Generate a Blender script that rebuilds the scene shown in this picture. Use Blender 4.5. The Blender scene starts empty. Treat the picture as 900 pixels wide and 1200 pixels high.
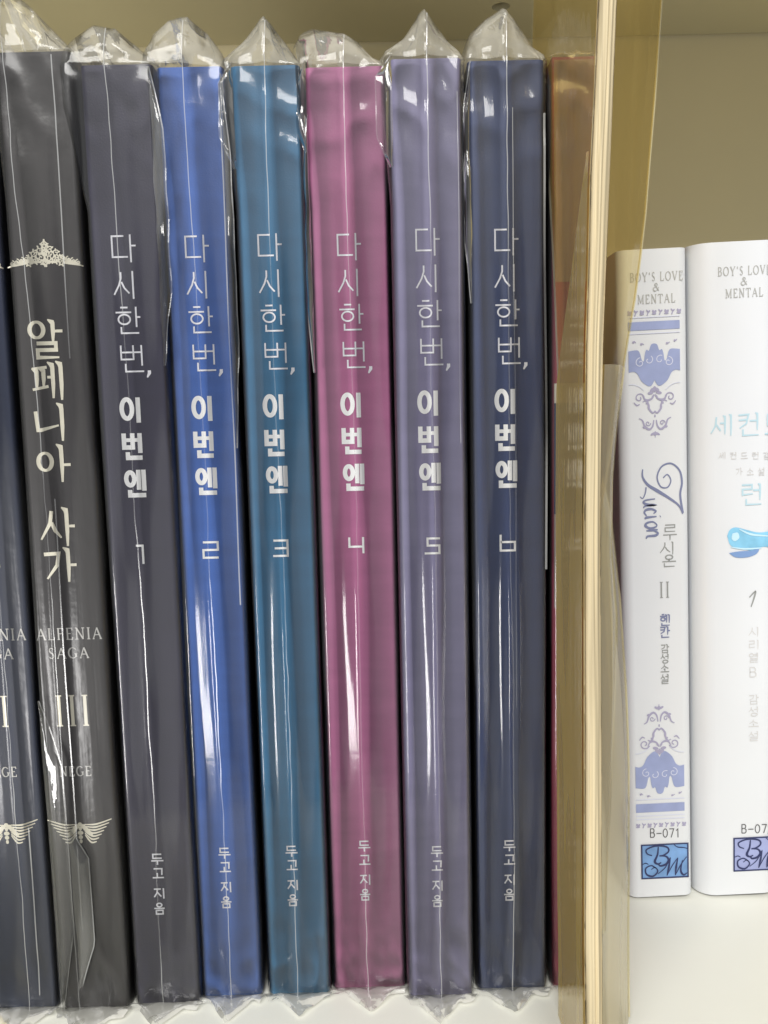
import bpy, bmesh, math, random
from mathutils import Vector, Matrix, noise
from math import sin, cos, pi, radians

sc = bpy.context.scene
COL = sc.collection

# ------------------------------------------------------------------ camera
FPX, PW, PH = 1000.0, 900.0, 1200.0
CAM = Vector((0.0, -0.1888, 0.13715))
R3 = Matrix.Rotation(pi/2 - radians(6.6), 3, 'X') @ Matrix.Rotation(radians(-1.33), 3, 'Z')
cd = bpy.data.cameras.new('camera'); cam = bpy.data.objects.new('camera', cd); COL.objects.link(cam)
cam.matrix_world = Matrix.Translation(CAM) @ R3.to_4x4()
cd.sensor_fit = 'VERTICAL'; cd.sensor_height = 36.0; cd.lens = 36.0*FPX/PH
cd.clip_start = 0.005; cd.clip_end = 20
sc.camera = cam

# ------------------------------------------------------------------ world, lamps, exposure
w = bpy.data.worlds.new('World'); sc.world = w; w.use_nodes = True
w.node_tree.nodes['Background'].inputs['Color'].default_value = (0.93, 0.95, 1.0, 1)
w.node_tree.nodes['Background'].inputs['Strength'].default_value = 0.36

def area(name, loc, target, sx, sy, power, color):
    l = bpy.data.lights.new(name, 'AREA'); l.shape = 'RECTANGLE'; l.size = sx; l.size_y = sy
    l.energy = power; l.color = color
    o = bpy.data.objects.new(name, l); COL.objects.link(o); o.location = loc
    o.rotation_euler = (Vector(target)-Vector(loc)).to_track_quat('-Z', 'Y').to_euler()
    return o
area('ceiling_lamp', (-0.10, -1.0, 0.98), (0.03, 0.02, 0.1), 1.1, 0.45, 22.5, (1.0, 0.985, 0.955))
area('added_streak_light', (-0.62, -0.80, -0.235), (0, 0, 0.09), 0.22, 0.26, 4.2, (1.0, 0.98, 0.96))  # added low light, no real source: makes the bright streaks on the film

sc.view_settings.view_transform = 'Standard'; sc.view_settings.look = 'None'
sc.view_settings.exposure = 0; sc.view_settings.gamma = 1
sc.render.engine = 'CYCLES'
cy = sc.cycles
cy.max_bounces = 16; cy.transparent_max_bounces = 40; cy.caustics_reflective = False; cy.caustics_refractive = False
cy.use_denoising = True; cy.sample_clamp_indirect = 4

# ------------------------------------------------------------------ pixel helpers (rays through the photograph onto real planes)
def ray(px, py):
    return R3 @ Vector(((px-450)/FPX, -(py-600)/FPX, -1.0))
def on_y(px, py, y):
    d = ray(px, py); return CAM + d*((y-CAM.y)/d.y)
def on_z(px, py, z):
    d = ray(px, py); return CAM + d*((z-CAM.z)/d.z)

# ------------------------------------------------------------------ materials
def nt(name):
    m = bpy.data.materials.new(name); m.use_nodes = True
    return m, m.node_tree.nodes, m.node_tree.links
def rgb(r, g, b):      # display 0-255 -> linear
    f = lambda c: c/12.92 if c <= 0.04045 else ((c+0.055)/1.055)**2.4
    return (f(r/255), f(g/255), f(b/255), 1)

def paper(name, col, rough=0.5, var=0.12, scale=60, spec=0.35, bump=0.05, stretch=(1, 1, 1)):
    m, n, l = nt(name); p = n['Principled BSDF']
    p.inputs['Roughness'].default_value = rough; p.inputs['Specular IOR Level'].default_value = spec
    tc = n.new('ShaderNodeTexCoord'); mp = n.new('ShaderNodeMapping'); mp.inputs['Scale'].default_value = stretch
    l.new(tc.outputs['Object'], mp.inputs['Vector'])
    nz = n.new('ShaderNodeTexNoise'); nz.inputs['Scale'].default_value = scale; nz.inputs['Detail'].default_value = 6
    l.new(mp.outputs['Vector'], nz.inputs['Vector'])
    rp = n.new('ShaderNodeValToRGB'); e = rp.color_ramp.elements
    e[0].position = 0.3; e[1].position = 0.7
    e[0].color = tuple(c*(1-var) for c in col[:3])+(1,); e[1].color = tuple(min(1, c*(1+var)) for c in col[:3])+(1,)
    l.new(nz.outputs['Fac'], rp.inputs['Fac']); l.new(rp.outputs['Color'], p.inputs['Base Color'])
    n2 = n.new('ShaderNodeTexNoise'); n2.inputs['Scale'].default_value = 2500; l.new(tc.outputs['Object'], n2.inputs['Vector'])
    b = n.new('ShaderNodeBump'); b.inputs['Strength'].default_value = bump; b.inputs['Distance'].default_value = 0.0002
    l.new(n2.outputs['Fac'], b.inputs['Height']); l.new(b.outputs['Normal'], p.inputs['Normal'])
    return m

def ink(name, col, rough=0.45, metal=0.0):
    m, n, l = nt(name); p = n['Principled BSDF']
    p.inputs['Base Color'].default_value = col; p.inputs['Roughness'].default_value = rough; p.inputs['Metallic'].default_value = metal
    return m

def film(name, tint=(0.985, 0.985, 0.98), haze=0.03, hazecol=(0.85, 0.86, 0.88), rough=0.105, bump=0.13, gain=1.2, lo=0.4, hi=1.6):
    """clear wrapping film: see-through with Fresnel gloss, fine creases and a faint milkiness"""
    m, n, l = nt(name); n.remove(n['Principled BSDF']); out = n['Material Output']
    tc = n.new('ShaderNodeTexCoord')
    mp = n.new('ShaderNodeMapping'); mp.inputs['Scale'].default_value = (1.0, 1.0, 0.05); l.new(tc.outputs['Object'], mp.inputs['Vector'])
    nz = n.new('ShaderNodeTexNoise'); nz.inputs['Scale'].default_value = 260; nz.inputs['Detail'].default_value = 3; l.new(mp.outputs['Vector'], nz.inputs['Vector'])
    n3 = n.new('ShaderNodeTexNoise'); n3.inputs['Scale'].default_value = 420; n3.inputs['Detail'].default_value = 2; l.new(tc.outputs['Object'], n3.inputs['Vector'])
    ad = n.new('ShaderNodeMath'); ad.operation = 'MULTIPLY_ADD'; ad.inputs[1].default_value = 0.25
    l.new(n3.outputs['Fac'], ad.inputs[0]); l.new(nz.outputs['Fac'], ad.inputs[2])
    b = n.new('ShaderNodeBump'); b.inputs['Strength'].default_value = bump; b.inputs['Distance'].default_value = 0.0004
    l.new(ad.outputs[0], b.inputs['Height'])
    fr = n.new('ShaderNodeFresnel'); fr.inputs['IOR'].default_value = 1.48; l.new(b.outputs['Normal'], fr.inputs['Normal'])
    gm = n.new('ShaderNodeMath'); gm.operation = 'MULTIPLY'; gm.use_clamp = True; gm.inputs[1].default_value = gain; l.new(fr.outputs['Fac'], gm.inputs[0])
    tr = n.new('ShaderNodeBsdfTransparent'); tr.inputs['Color'].default_value = tint+(1,)
    gl = n.new('ShaderNodeBsdfGlossy'); gl.inputs['Roughness'].default_value = rough; l.new(b.outputs['Normal'], gl.inputs['Normal'])
    df = n.new('ShaderNodeBsdfDiffuse'); df.inputs['Color'].default_value = hazecol+(1,)
    tl = n.new('ShaderNodeBsdfTranslucent'); tl.inputs['Color'].default_value = hazecol+(1,)
    dm = n.new('ShaderNodeMixShader'); dm.inputs[0].default_value = 0.35; l.new(df.outputs[0], dm.inputs[1]); l.new(tl.outputs[0], dm.inputs[2])
    # where the film clings or lifts, the milkiness varies in long vertical bands
    mp2 = n.new('ShaderNodeMapping'); mp2.inputs['Scale'].default_value = (1.0, 1.0, 0.09); l.new(tc.outputs['Object'], mp2.inputs['Vector'])
    n4 = n.new('ShaderNodeTexNoise'); n4.inputs['Scale'].default_value = 120; n4.inputs['Detail'].default_value = 2; l.new(mp2.outputs['Vector'], n4.inputs['Vector'])
    rr = n.new('ShaderNodeMapRange'); rr.inputs['From Min'].default_value = 0.47; rr.inputs['From Max'].default_value = 0.52
    rr.inputs['To Min'].default_value = haze*lo; rr.inputs['To Max'].default_value = haze*hi; l.new(n4.outputs['Fac'], rr.inputs['Value'])
    m1 = n.new('ShaderNodeMixShader'); l.new(rr.outputs[0], m1.inputs[0]); l.new(tr.outputs[0], m1.inputs[1]); l.new(dm.outputs[0], m1.inputs[2])
    m2 = n.new('ShaderNodeMixShader'); l.new(gm.outputs[0], m2.inputs[0]); l.new(m1.outputs[0], m2.inputs[1]); l.new(gl.outputs[0], m2.inputs[2])
    l.new(m2.outputs[0], out.inputs['Surface'])
    return m

M = {}
M['film'] = film('clear_film')
M['dull_film'] = film('dull_film', haze=0.025, hazecol=(.8, .79, .74), rough=0.22, bump=0.5, gain=0.95)
M['seam'] = film('film_seam', haze=0.24, hazecol=(0.9, 0.91, 0.9), rough=0.2, gain=2.0)
M['tongue'] = film('film_bottom_fold', haze=0.5, hazecol=(0.86, 0.85, 0.8), rough=0.12, bump=0.2, gain=0.5)
M['gable'] = film('film_end_fold', haze=0.17, hazecol=(0.93, 0.90, 0.78), rough=0.08, bump=0.6, gain=0.8)
M['flap'] = film('film_flap', haze=0.10, hazecol=(0.85, 0.85, 0.8), rough=0.08, bump=0.5, gain=1.8)
M['yellow'] = film('yellowed_film', tint=(0.94, 0.82, 0.5), haze=0.13, hazecol=(0.80, 0.60, 0.22), rough=0.12, bump=.5, gain=0.22, lo=.8, hi=1.25)
M['yellow_layers'] = film('yellowed_film_layers', tint=(0.7, 0.56, 0.22), haze=0.58, lo=.9, hi=1.12, hazecol=(0.90, 0.67, 0.16), rough=0.14, bump=.6, gain=0.5)
M['yellow_pale'] = film('yellowed_film_pale', tint=(0.95, 0.92, 0.78), haze=0.46, lo=.7, hi=1.3, hazecol=(0.86, 0.79, 0.58), rough=0.12, gain=0.5)
M['white_ink'] = ink('white_ink', (0.97, 0.97, 0.97, 1), 0.4)
M['thin_ink'] = ink('pale_ink', (0.9, 0.9, 0.96, 1), 0.4)
M['gold'] = ink('pale_gold_foil', (0.80, 0.76, 0.62, 1), 0.45, 0.25)
M['silver'] = ink('silver_foil', (0.62, 0.61, 0.58, 1), 0.5, 0.2)
M['pages'] = paper('page_paper', (0.74, 0.70, 0.60, 1), 0.8, 0.1, 900, 0.1, stretch=(6, 0.1, 0.1))
M['cream'] = paper('cream_folded_edge', (0.55, 0.46, 0.29, 1), 0.55, 0.22, 140, 0.3, stretch=(14, 1, 0.12))

# ------------------------------------------------------------------ object helpers
def tag(o, label, cat, group=None):
    o['label'] = label; o['category'] = cat
    if group: o['group'] = group
    return o
def thing(name, loc, label, cat, group=None, roty=0.0):
    o = bpy.data.objects.new(name, None); COL.objects.link(o); o.empty_display_size = 0.01
    o.location = loc; o.rotation_euler = (0, roty, 0)
    return tag(o, label, cat, group)
def link(name, bm, mat, parent=None, smooth=False, label=None):
    me = bpy.data.meshes.new(name); bm.normal_update(); bm.to_mesh(me); bm.free()
    if smooth:
        for p in me.polygons: p.use_smooth = True
    o = bpy.data.objects.new(name, me); COL.objects.link(o); me.materials.append(mat)
    if parent: o.parent = parent
    if label: o['label'] = label
    return o
def box(bm, x0, x1, y0, y1, z0, z1):
    v = [bm.verts.new(p) for p in ((x0,y0,z0),(x1,y0,z0),(x1,y1,z0),(x0,y1,z0),(x0,y0,z1),(x1,y0,z1),(x1,y1,z1),(x0,y1,z1))]
    for f in ((0,3,2,1),(4,5,6,7),(0,1,5,4),(1,2,6,5),(2,3,7,6),(3,0,4,7)): bm.faces.new([v[i] for i in f])
def prism_z(bm, prof, z0, z1, closed=True):
    a = [bm.verts.new((x, y, z0)) for x, y in prof]; b = [bm.verts.new((x, y, z1)) for x, y in prof]
    k = len(prof)
    for i in range(k if closed else k-1):
        j = (i+1) % k; bm.faces.new((a[i], a[j], b[j], b[i]))
    if closed: bm.faces.new(a[::-1]); bm.faces.new(b)
def sheet(bm, rows):
    vs = [[bm.verts.new(p) for p in r] for r in rows]
    for r0, r1 in zip(vs, vs[1:]):
        for i in range(len(r0)-1): bm.faces.new((r0[i], r0[i+1], r1[i+1], r1[i]))
    return vs

class Ink:
    """flat printing on a spine: strokes and filled shapes in local (x, z), each a hair in front of the last"""
    def __init__(s, y=-0.00012): s.bm = bmesh.new(); s.y = y; s.k = 0
    def _y(s): s.k += 1; return s.y - 2.5e-6*(s.k % 20)
    def poly(s, pts):
        y = s._y(); f = s.bm.faces.new([s.bm.verts.new((x, y, z)) for x, z in pts])
        f.normal_update()
        if f.normal.y > 0: f.normal_flip()
        bmesh.ops.triangulate(s.bm, faces=[f])
    def stroke(s, pts, wd, close=False):
        """ribbon along pts; wd is one width or one per point"""
        n = len(pts); W = wd if isinstance(wd, (list, tuple)) else [wd]*n
        y = s._y(); L = []; Rr = []
        P = [Vector(p) for p in pts]
        for i in range(n):
            a = P[i-1] if (i > 0 or close) else None
            b = P[(i+1) % n] if (i < n-1 or close) else None
            d0 = (P[i]-a).normalized() if a is not None else None
            d1 = (b-P[i]).normalized() if b is not None else None
            if d0 is None: d0 = d1
            if d1 is None: d1 = d0
            t = (d0+d1); t = t.normalized() if t.length > 1e-6 else d0
            nn = Vector((-t.y, t.x)); sc_ = 1/max(0.45, abs(nn.dot(Vector((-d0.y, d0.x)))))
            o = nn*(W[i]/2*sc_)
            L.append(s.bm.verts.new((P[i].x+o.x, y, P[i].y+o.y))); Rr.append(s.bm.verts.new((P[i].x-o.x, y, P[i].y-o.y)))
        for i in range(n if close else n-1):
            j = (i+1) % n; s.bm.faces.new((L[i], Rr[i], Rr[j], L[j]))
    def ell(s, cx, cz, rx, rz, wd, n=28):
        s.stroke([(cx+rx*cos(2*pi*i/n), cz+rz*sin(2*pi*i/n)) for i in range(n)], wd, True)
    def disc(s, cx, cz, rx, rz, ang=0, n=12):
        c, q = cos(ang), sin(ang)
        s.poly([(cx+rx*cos(2*pi*i/n)*c-rz*sin(2*pi*i/n)*q, cz+rx*cos(2*pi*i/n)*q+rz*sin(2*pi*i/n)*c) for i in range(n)])
    def glyph(s, g, x0, x1, z0, z1, wd, hw=None):
        """g: list of strokes in the unit square; ('o',cx,cz,rx,rz) is a ring; hw = width of level strokes"""
        X = lambda u: x0+(x1-x0)*u
        Z = lambda v: z0+(z1-z0)*v
        for st in g:
            if st[0] == 'o': s.ell(X(st[1]), Z(st[2]), (x1-x0)*st[3], (z1-z0)*st[4], wd)
            else:
                pts = [(X(u), Z(v)) for u, v in st]
                ww = wd
                if hw and len(pts) == 2 and abs(pts[0][1]-pts[1][1]) < abs(pts[0][0]-pts[1][0]): ww = hw
                s.stroke(pts, ww)
    def link(s, name, mat, parent, label=None):
        bmesh.ops.recalc_face_normals(s.bm, faces=s.bm.faces)
        for f in s.bm.faces:
            if f.normal.y > 0: f.normal_flip()
        return link(name, s.bm, mat, parent, label=label)

G = {  # hangul as strokes in a unit square
 'da': [[(.52,.95),(.03,.95),(.03,.2),(.66,.2)], [(.78,1),(.78,0)], [(.78,.6),(1,.6)]],
 'si': [[(.36,.97),(.36,.75),(.26,.5),(.02,.16)], [(.38,.62),(.5,.4),(.72,.2)], [(.9,1),(.9,0)]],
 'han': [[(.2,.98),(.5,.98)], [(0,.8),(.64,.8)], ('o',.34,.54,.24,.18), [(.83,1),(.83,.25)], [(.83,.62),(1,.62)], [(.2,.26),(.2,.03),(.92,.03)]],
 'beon': [[(.03,1),(.03,.48),(.55,.48),(.55,1)], [(.03,.74),(.55,.74)], [(.58,.74),(.88,.74)], [(.9,1),(.9,.24)], [(.2,.32),(.2,.03),(.97,.03)]],
 'i': [('o',.31,.55,.27,.38), [(.9,1),(.9,0)]],
 'beonB': [[(.07,1),(.07,.46),(.52,.46),(.52,1)], [(.07,.74),(.52,.74)], [(.6,.74),(.88,.74)], [(.9,1),(.9,.24)], [(.24,.28),(.24,.06),(1,.06)]],
 'en': [('o',.24,.67,.2,.24), [(.44,.68),(.66,.68)], [(.66,1),(.66,.26)], [(.92,1),(.92,.22)], [(.2,.26),(.2,.06),(1,.06)]],
 'du': [[(.85,1),(.15,1),(.15,.62),(.88,.62)], [(0,.38),(1,.38)], [(.5,.38),(.5,0)]],
 'go': [[(.12,.95),(.85,.95),(.82,.35)], [(.42,.55),(.42,.1)], [(0,.1),(1,.1)]],
 'ji': [[(.02,.92),(.68,.92)], [(.36,.92),(.3,.55),(.02,.15)], [(.36,.6),(.7,.2)], [(.93,1),(.93,0)]],
 'eum': [('o',.5,.82,.24,.16), [(0,.53),(1,.53)], [(.18,.36),(.82,.36),(.82,.03),(.18,.03),(.18,.38)]],
 '1': [[(.1,.95),(.75,.95),(.75,0)]],
 '2': [[(.02,.97),(.97,.97),(.97,.5),(.03,.5),(.03,.03),(1,.03)]],
 '3': [[(.05,.97),(.95,.97),(.95,.03),(.0,.03)], [(.12,.5),(.95,.5)]],
 '4': [[(.03,1),(.03,.42),(.95,.42)], [(.93,1),(.93,0)]],
 '5': [[(1,.95),(.2,.95),(.2,.52),(.95,.52),(.95,.05),(0,.05)]],
 '6': [[(.03,1),(.03,.03),(.95,.03),(.95,.55),(.03,.55)]],
}
# serif (brush) hangul: strokes with their own widths are drawn by serif()
S = {
 'al': [('o',.24,.74,.2,.21), [(.72,1.0),(.72,.42)], [(.72,.7),(1,.7)], [(.22,.38),(.78,.38),(.78,.2),(.24,.2),(.24,.0),(.86,.0)]],
 'pe': [[(.02,.82),(.5,.86)], [(.16,.82),(.2,.34)], [(.38,.84),(.36,.36)], [(0,.28),(.52,.36)], [(.5,.6),(.68,.6)], [(.68,.98),(.68,.05)], [(.95,1),(.95,0)]],
 'ni': [[(.05,.8),(.1,.3),(.2,.3),(.8,.42)], [(.92,1),(.92,0)]],
 'a': [('o',.24,.55,.2,.23), [(.74,1),(.74,0)], [(.74,.46),(1,.46)]],
 'sa': [[(.36,.92),(.3,.6),(.02,.18)], [(.34,.62),(.44,.4),(.6,.22)], [(.78,1),(.78,0)], [(.78,.52),(1,.52)]],
 'ga': [[(.04,.82),(.48,.84),(.42,.5),(.1,.1)], [(.76,1),(.76,0)], [(.76,.5),(1,.5)]],
 'se': [[(.26,.9),(.22,.5),(.0,.15)], [(.25,.55),(.45,.25)], [(.42,.6),(.66,.6)], [(.66,.95),(.66,.08)], [(.94,1),(.94,0)]],
 'keon': [[(.05,.92),(.5,.94),(.4,.55),(.1,.36)], [(.06,.7),(.46,.72)], [(.55,.66),(.88,.66)], [(.9,1),(.9,.25)], [(.25,.3),(.25,.04),(.96,.04)]],
 'deu': [[(.85,.95),(.15,.95),(.15,.5),(.9,.5)], [(0,.12),(1,.12)]],
 'reon': [[(.05,.96),(.52,.96),(.52,.76),(.08,.76),(.08,.5),(.56,.54)], [(.58,.7),(.88,.7)], [(.9,1),(.9,.24)], [(.25,.3),(.25,.04),(.96,.04)]],
 'ru': [[(.15,1),(.85,1),(.85,.82),(.15,.82),(.15,.58),(.88,.58)], [(0,.36),(1,.36)], [(.5,.36),(.5,0)]],
 'on': [('o',.5,.8,.26,.18), [(.5,.62),(.5,.46)], [(0,.44),(1,.44)], [(.15,.3),(.15,.03),(.9,.03)]],
 'hen': [[(.2,1),(.45,1)], [(.03,.84),(.6,.84)], ('o',.32,.58,.2,.15), [(.5,.6),(.66,.6)], [(.68,1),(.68,.28)], [(.93,1),(.93,.24)], [(.2,.24),(.2,.03),(.97,.03)]],
 'kan': [[(.06,.93),(.52,.93),(.42,.55),(.08,.36)], [(.06,.7),(.48,.7)], [(.78,1),(.78,.25)], [(.78,.62),(1,.62)], [(.2,.26),(.2,.03),(.92,.03)]],
 'gam': [[(.06,.93),(.52,.93),(.42,.62),(.1,.46)], [(.78,1),(.78,.4)], [(.78,.7),(1,.7)], [(.2,.32),(.82,.32),(.82,.03),(.2,.03),(.2,.34)]],
 'seong': [[(.28,.98),(.24,.72),(.02,.48)], [(.27,.74),(.5,.5)], [(.55,.72),(.86,.72)], [(.88,1),(.88,.4)], ('o',.55,.17,.3,.16)],
 'so': [[(.48,.98),(.4,.7),(.06,.46)], [(.46,.74),(.9,.48)], [(.5,.44),(.5,.12)], [(0,.1),(1,.1)]],
 'seol': [[(.28,1),(.24,.76),(.02,.52)], [(.27,.78),(.5,.54)], [(.55,.76),(.86,.76)], [(.88,1),(.88,.46)], [(.15,.4),(.85,.4),(.85,.22),(.17,.22),(.17,.02),(.92,.02)]],
 'shi': G['si'],
 'ri': [[(.05,.92),(.55,.92),(.55,.6),(.08,.6),(.08,.22),(.62,.26)], [(.92,1),(.92,0)]],
 'eol': [('o',.28,.76,.2,.17), [(.55,.84),(.86,.84)], [(.55,.68),(.86,.68)], [(.88,1),(.88,.46)], [(.15,.4),(.85,.4),(.85,.22),(.17,.22),(.17,.02),(.92,.02)]],
}
def serif(I, g, x0, x1, z0, z1, wv, wh):
    X = lambda u: x0+(x1-x0)*u
    Z = lambda v: z0+(z1-z0)*v
    for st in S[g]:
        if st[0] == 'o':
            n = 26; pts = [(X(st[1]+st[3]*cos(2*pi*i/n)), Z(st[2]+st[4]*sin(2*pi*i/n))) for i in range(n)]
            I.stroke(pts, [wh+(wv-wh)*abs(cos(2*pi*i/n)) for i in range(n)], True)
        elif len(st) == 2 and abs(st[0][0]-st[1][0]) < .05:      # upright with a brush head
            x, za, zb = X(st[0][0]), Z(st[0][1]), Z(st[1][1])
            h = za-zb
            I.stroke([(x-wv*1.1, za+wv*.1), (x-wv*.1, za-wv*.5), (x, za-h*.15), (x, za-h*.6), (x-wv*.1, zb)], [wh*.5, wv*1.1, wv*.95, wv*.9, wv*.5])
        elif len(st) == 2:
            I.stroke([(X(st[0][0]), Z(st[0][1])), (X(st[1][0]), Z(st[1][1]))], [wh, wh*1.15])
        else:
            pts = [(X(u), Z(v)) for u, v in st]; k = len(pts)
            I.stroke(pts, [wv*.85 if i < k-1 else wh*.7 for i in range(k)])

# serif capitals: (thick strokes, thin strokes)
def arc(cx, cz, rx, rz, a0, a1, n=12):
    return [(cx+rx*cos(radians(a0+(a1-a0)*i/n)), cz+rz*sin(radians(a0+(a1-a0)*i/n))) for i in range(n+1)]
LAT = {
 'A': (0.95, [[(.5,1),(.92,0)]], [[(.5,1),(.08,0)], [(.22,.36),(.76,.36)], [(0,0),(.2,0)], [(.78,0),(1.05,0)]]),
 'L': (0.75, [[(.22,1),(.22,0)]], [[(.05,1),(.4,1)], [(.05,0),(.9,0),(.95,.22)]]),
 'F': (0.7, [[(.22,1),(.22,0)]], [[(.05,1),(.9,1),(.92,.8)], [(.22,.52),(.7,.52)], [(.05,0),(.4,0)]]),
 'E': (0.75, [[(.22,1),(.22,0)]], [[(.05,1),(.88,1),(.9,.8)], [(.22,.52),(.7,.52)], [(.05,0),(.92,0),(.95,.2)]]),
 'N': (1.0, [[(.16,1),(.84,0)]], [[(.16,1),(.16,0)], [(.84,1),(.84,0)], [(0,1),(.2,1)], [(.7,1),(1,1)], [(0,0),(.3,0)]]),
 'I': (0.35, [[(.5,1),(.5,0)]], [[(.05,1),(.95,1)], [(.05,0),(.95,0)]]),
 'S': (0.65, [[(.2,.75),(.35,.58),(.68,.45),(.85,.25)]], [arc(.5,.76,.32,.24,30,180,8), arc(.5,.24,.35,.24,0,-160,8)]),
 'G': (0.95, [arc(.5,.5,.45,.5,110,250,10), [(.86,.4),(.86,.1)]], [arc(.5,.5,.45,.5,40,110,6), arc(.5,.5,.45,.5,250,315,6), [(.7,.42),(1,.42)]]),
 'B': (0.75, [[(.2,1),(.2,0)], arc(.55,.25,.35,.25,60,-60,6), arc(.5,.76,.32,.24,60,-60,6)], [[(.03,1),(.55,1),(.68,.97)], [(.2,.52),(.6,.52)], [(.03,0),(.6,0),(.72,.03)]]),
 'O': (1.0, [arc(.5,.5,.46,.5,120,240,8), arc(.5,.5,.46,.5,-60,60,8)], [arc(.5,.5,.46,.5,60,120,6), arc(.5,.5,.46,.5,240,300,6)]),
 'Y': (0.95, [[(.1,1),(.5,.45)], [(.5,.48),(.5,0)]], [[(.9,1),(.5,.45)], [(0,1),(.28,1)], [(.75,1),(1,1)], [(.32,0),(.68,0)]]),
 "'": (0.25, [[(.5,1),(.45,.75)]], []),
 'V': (0.95, [[(.1,1),(.52,0)]], [[(.9,1),(.52,0)], [(-.05,1),(.28,1)], [(.75,1),(1.02,1)]]),
 '&': (0.95, [[(.3,.85),(.85,.03)], arc(.34,.25,.3,.25,130,280,8)], [arc(.45,.82,.2,.18,-30,220,10), [(.6,.66),(.2,.46)], arc(.34,.25,.3,.25,280,340,4), [(.62,.2),(.88,.5)]]),
 'M': (1.15, [[(.14,1),(.5,.05)], [(.86,1),(.86,0)]], [[(.86,1),(.5,.05)], [(.14,1),(.12,0)], [(0,1),(.15,1)], [(0,0),(.26,0)], [(.72,0),(1,0)], [(.86,1),(1,1)]]),
 'T': (0.85, [[(.5,1),(.5,0)]], [[(.02,.78),(.04,1),(.96,1),(.98,.78)], [(.32,0),(.68,0)]]),
 ' ': (0.35, [], []),
 'P': (0.7, [[(.2,1),(.2,0)], arc(.5,.74,.35,.26,60,-60,6)], [[(.03,1),(.55,1),(.68,.97)], [(.2,.48),(.6,.49)], [(.03,0),(.4,0)]]),
 'R': (0.8, [[(.2,1),(.2,0)], arc(.5,.74,.35,.26,60,-60,6), [(.5,.5),(.95,0)]], [[(.03,1),(.55,1),(.68,.97)], [(.2,.5),(.6,.5)], [(.03,0),(.4,0)]]),
}
def latin(I, txt, cx, z0, h, thick, thin, width=None, gap=0.2):
    adv = [LAT[c][0]*.8 for c in txt]; tot = sum(adv)+gap*(len(txt)-1)
    hx = (width/tot) if width else h
    x = cx-tot*hx/2
    for c, a in zip(txt, adv):
        for st in LAT[c][1]: I.stroke([(x+u*a*hx, z0+v*h) for u, v in st], thick)
        for st in LAT[c][2]: I.stroke([(x+u*a*hx, z0+v*h) for u, v in st], thin)
        x += (a+gap)*hx

def spiral(cx, cz, r0, r1, a0, a1, n=26):
    return [(cx+(r0+(r1-r0)*i/n)*cos(radians(a0+(a1-a0)*i/n)), cz+(r0+(r1-r0)*i/n)*sin(radians(a0+(a1-a0)*i/n))) for i in range(n+1)]
def smooth_line(pts, n=8):
    out = []
    for i in range(len(pts)-1):
        p0 = pts[max(0, i-1)]; p1 = pts[i]; p2 = pts[i+1]; p3 = pts[min(len(pts)-1, i+2)]
        for k in range(n):
            t = k/n
            out.append(tuple(.5*((2*p1[q])+(-p0[q]+p2[q])*t+(2*p0[q]-5*p1[q]+4*p2[q]-p3[q])*t*t+(-p0[q]+3*p1[q]-3*p2[q]+p3[q])*t**3) for q in (0, 1)))
    out.append(pts[-1]); return out
def taper(n, w0, w1, w2):
    return [w0+(w1-w0)*2*t if t < .5 else w1+(w2-w1)*(2*t-1) for t in [i/(n-1) for i in range(n)]]

# ------------------------------------------------------------------ setting: the shelf compartment
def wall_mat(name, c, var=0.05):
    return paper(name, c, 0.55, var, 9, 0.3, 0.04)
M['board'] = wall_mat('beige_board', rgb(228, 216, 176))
M['shaded_shelf_board'] = wall_mat('shaded_shelf_board', rgb(188, 180, 148))  # darker copy of the wall board, with the underside's shade put into its colour
M['white_board'] = paper('white_board', rgb(232, 232, 222), 0.38, 0.025, 14, 0.4, 0.02)
Y_WALL, Z_TOP = 0.15, 0.2753
bm = bmesh.new(); box(bm, -0.6, 0.6, -0.10, Y_WALL, -0.018, 0.0)
o = link('shelf_floor', bm, M['white_board']); o['kind'] = 'structure'
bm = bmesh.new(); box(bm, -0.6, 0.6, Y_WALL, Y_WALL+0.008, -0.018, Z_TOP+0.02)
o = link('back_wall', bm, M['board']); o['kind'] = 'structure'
# upper board with its bored pin hole
hc = on_z(587, 8, Z_TOP); HR = 0.0031
bm = bmesh.new()
def ring(r, z, n=32): return [bm.verts.new((hc.x+r*cos(2*pi*i/n), hc.y+r*sin(2*pi*i/n), z)) for i in range(n)]
def squarepts(z, n=32):
    out = []
    for i in range(n):
        a = 2*pi*i/n; k = 0.012/max(abs(cos(a)), abs(sin(a))); out.append(bm.verts.new((hc.x+k*cos(a), hc.y+k*sin(a), z)))
    return out
r0 = ring(HR, Z_TOP); r1 = ring(HR, Z_TOP+0.012); sq = squarepts(Z_TOP)
for i in range(32):
    j = (i+1) % 32
    bm.faces.new((sq[i], sq[j], r0[j], r0[i])); bm.faces.new((r0[i], r0[j], r1[j], r1[i]))
bm.faces.new(r1)
X0, X1, YA, YB = -0.6, 0.6, -0.012, Y_WALL-0.0014
a0, a1, b0, b1 = hc.x-0.012, hc.x+0.012, hc.y-0.012, hc.y+0.012
def q(x0, y0, x1, y1, z): bm.faces.new([bm.verts.new(p) for p in ((x0,y0,z),(x0,y1,z),(x1,y1,z),(x1,y0,z))])
q(X0, YA, a0, YB, Z_TOP); q(a1, YA, X1, YB, Z_TOP); q(a0, YA, a1, b0, Z_TOP); q(a0, b1, a1, YB, Z_TOP)
q(X0, YA, X1, YB, Z_TOP+0.018)
for (xa, ya, xb, yb) in ((X0,YA,X1,YA),(X1,YA,X1,YB),(X1,YB,X0,YB),(X0,YB,X0,YA)):
    bm.faces.new([bm.verts.new(p) for p in ((xa,ya,Z_TOP),(xb,yb,Z_TOP),(xb,yb,Z_TOP+0.018),(xa,ya,Z_TOP+0.018))])
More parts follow.
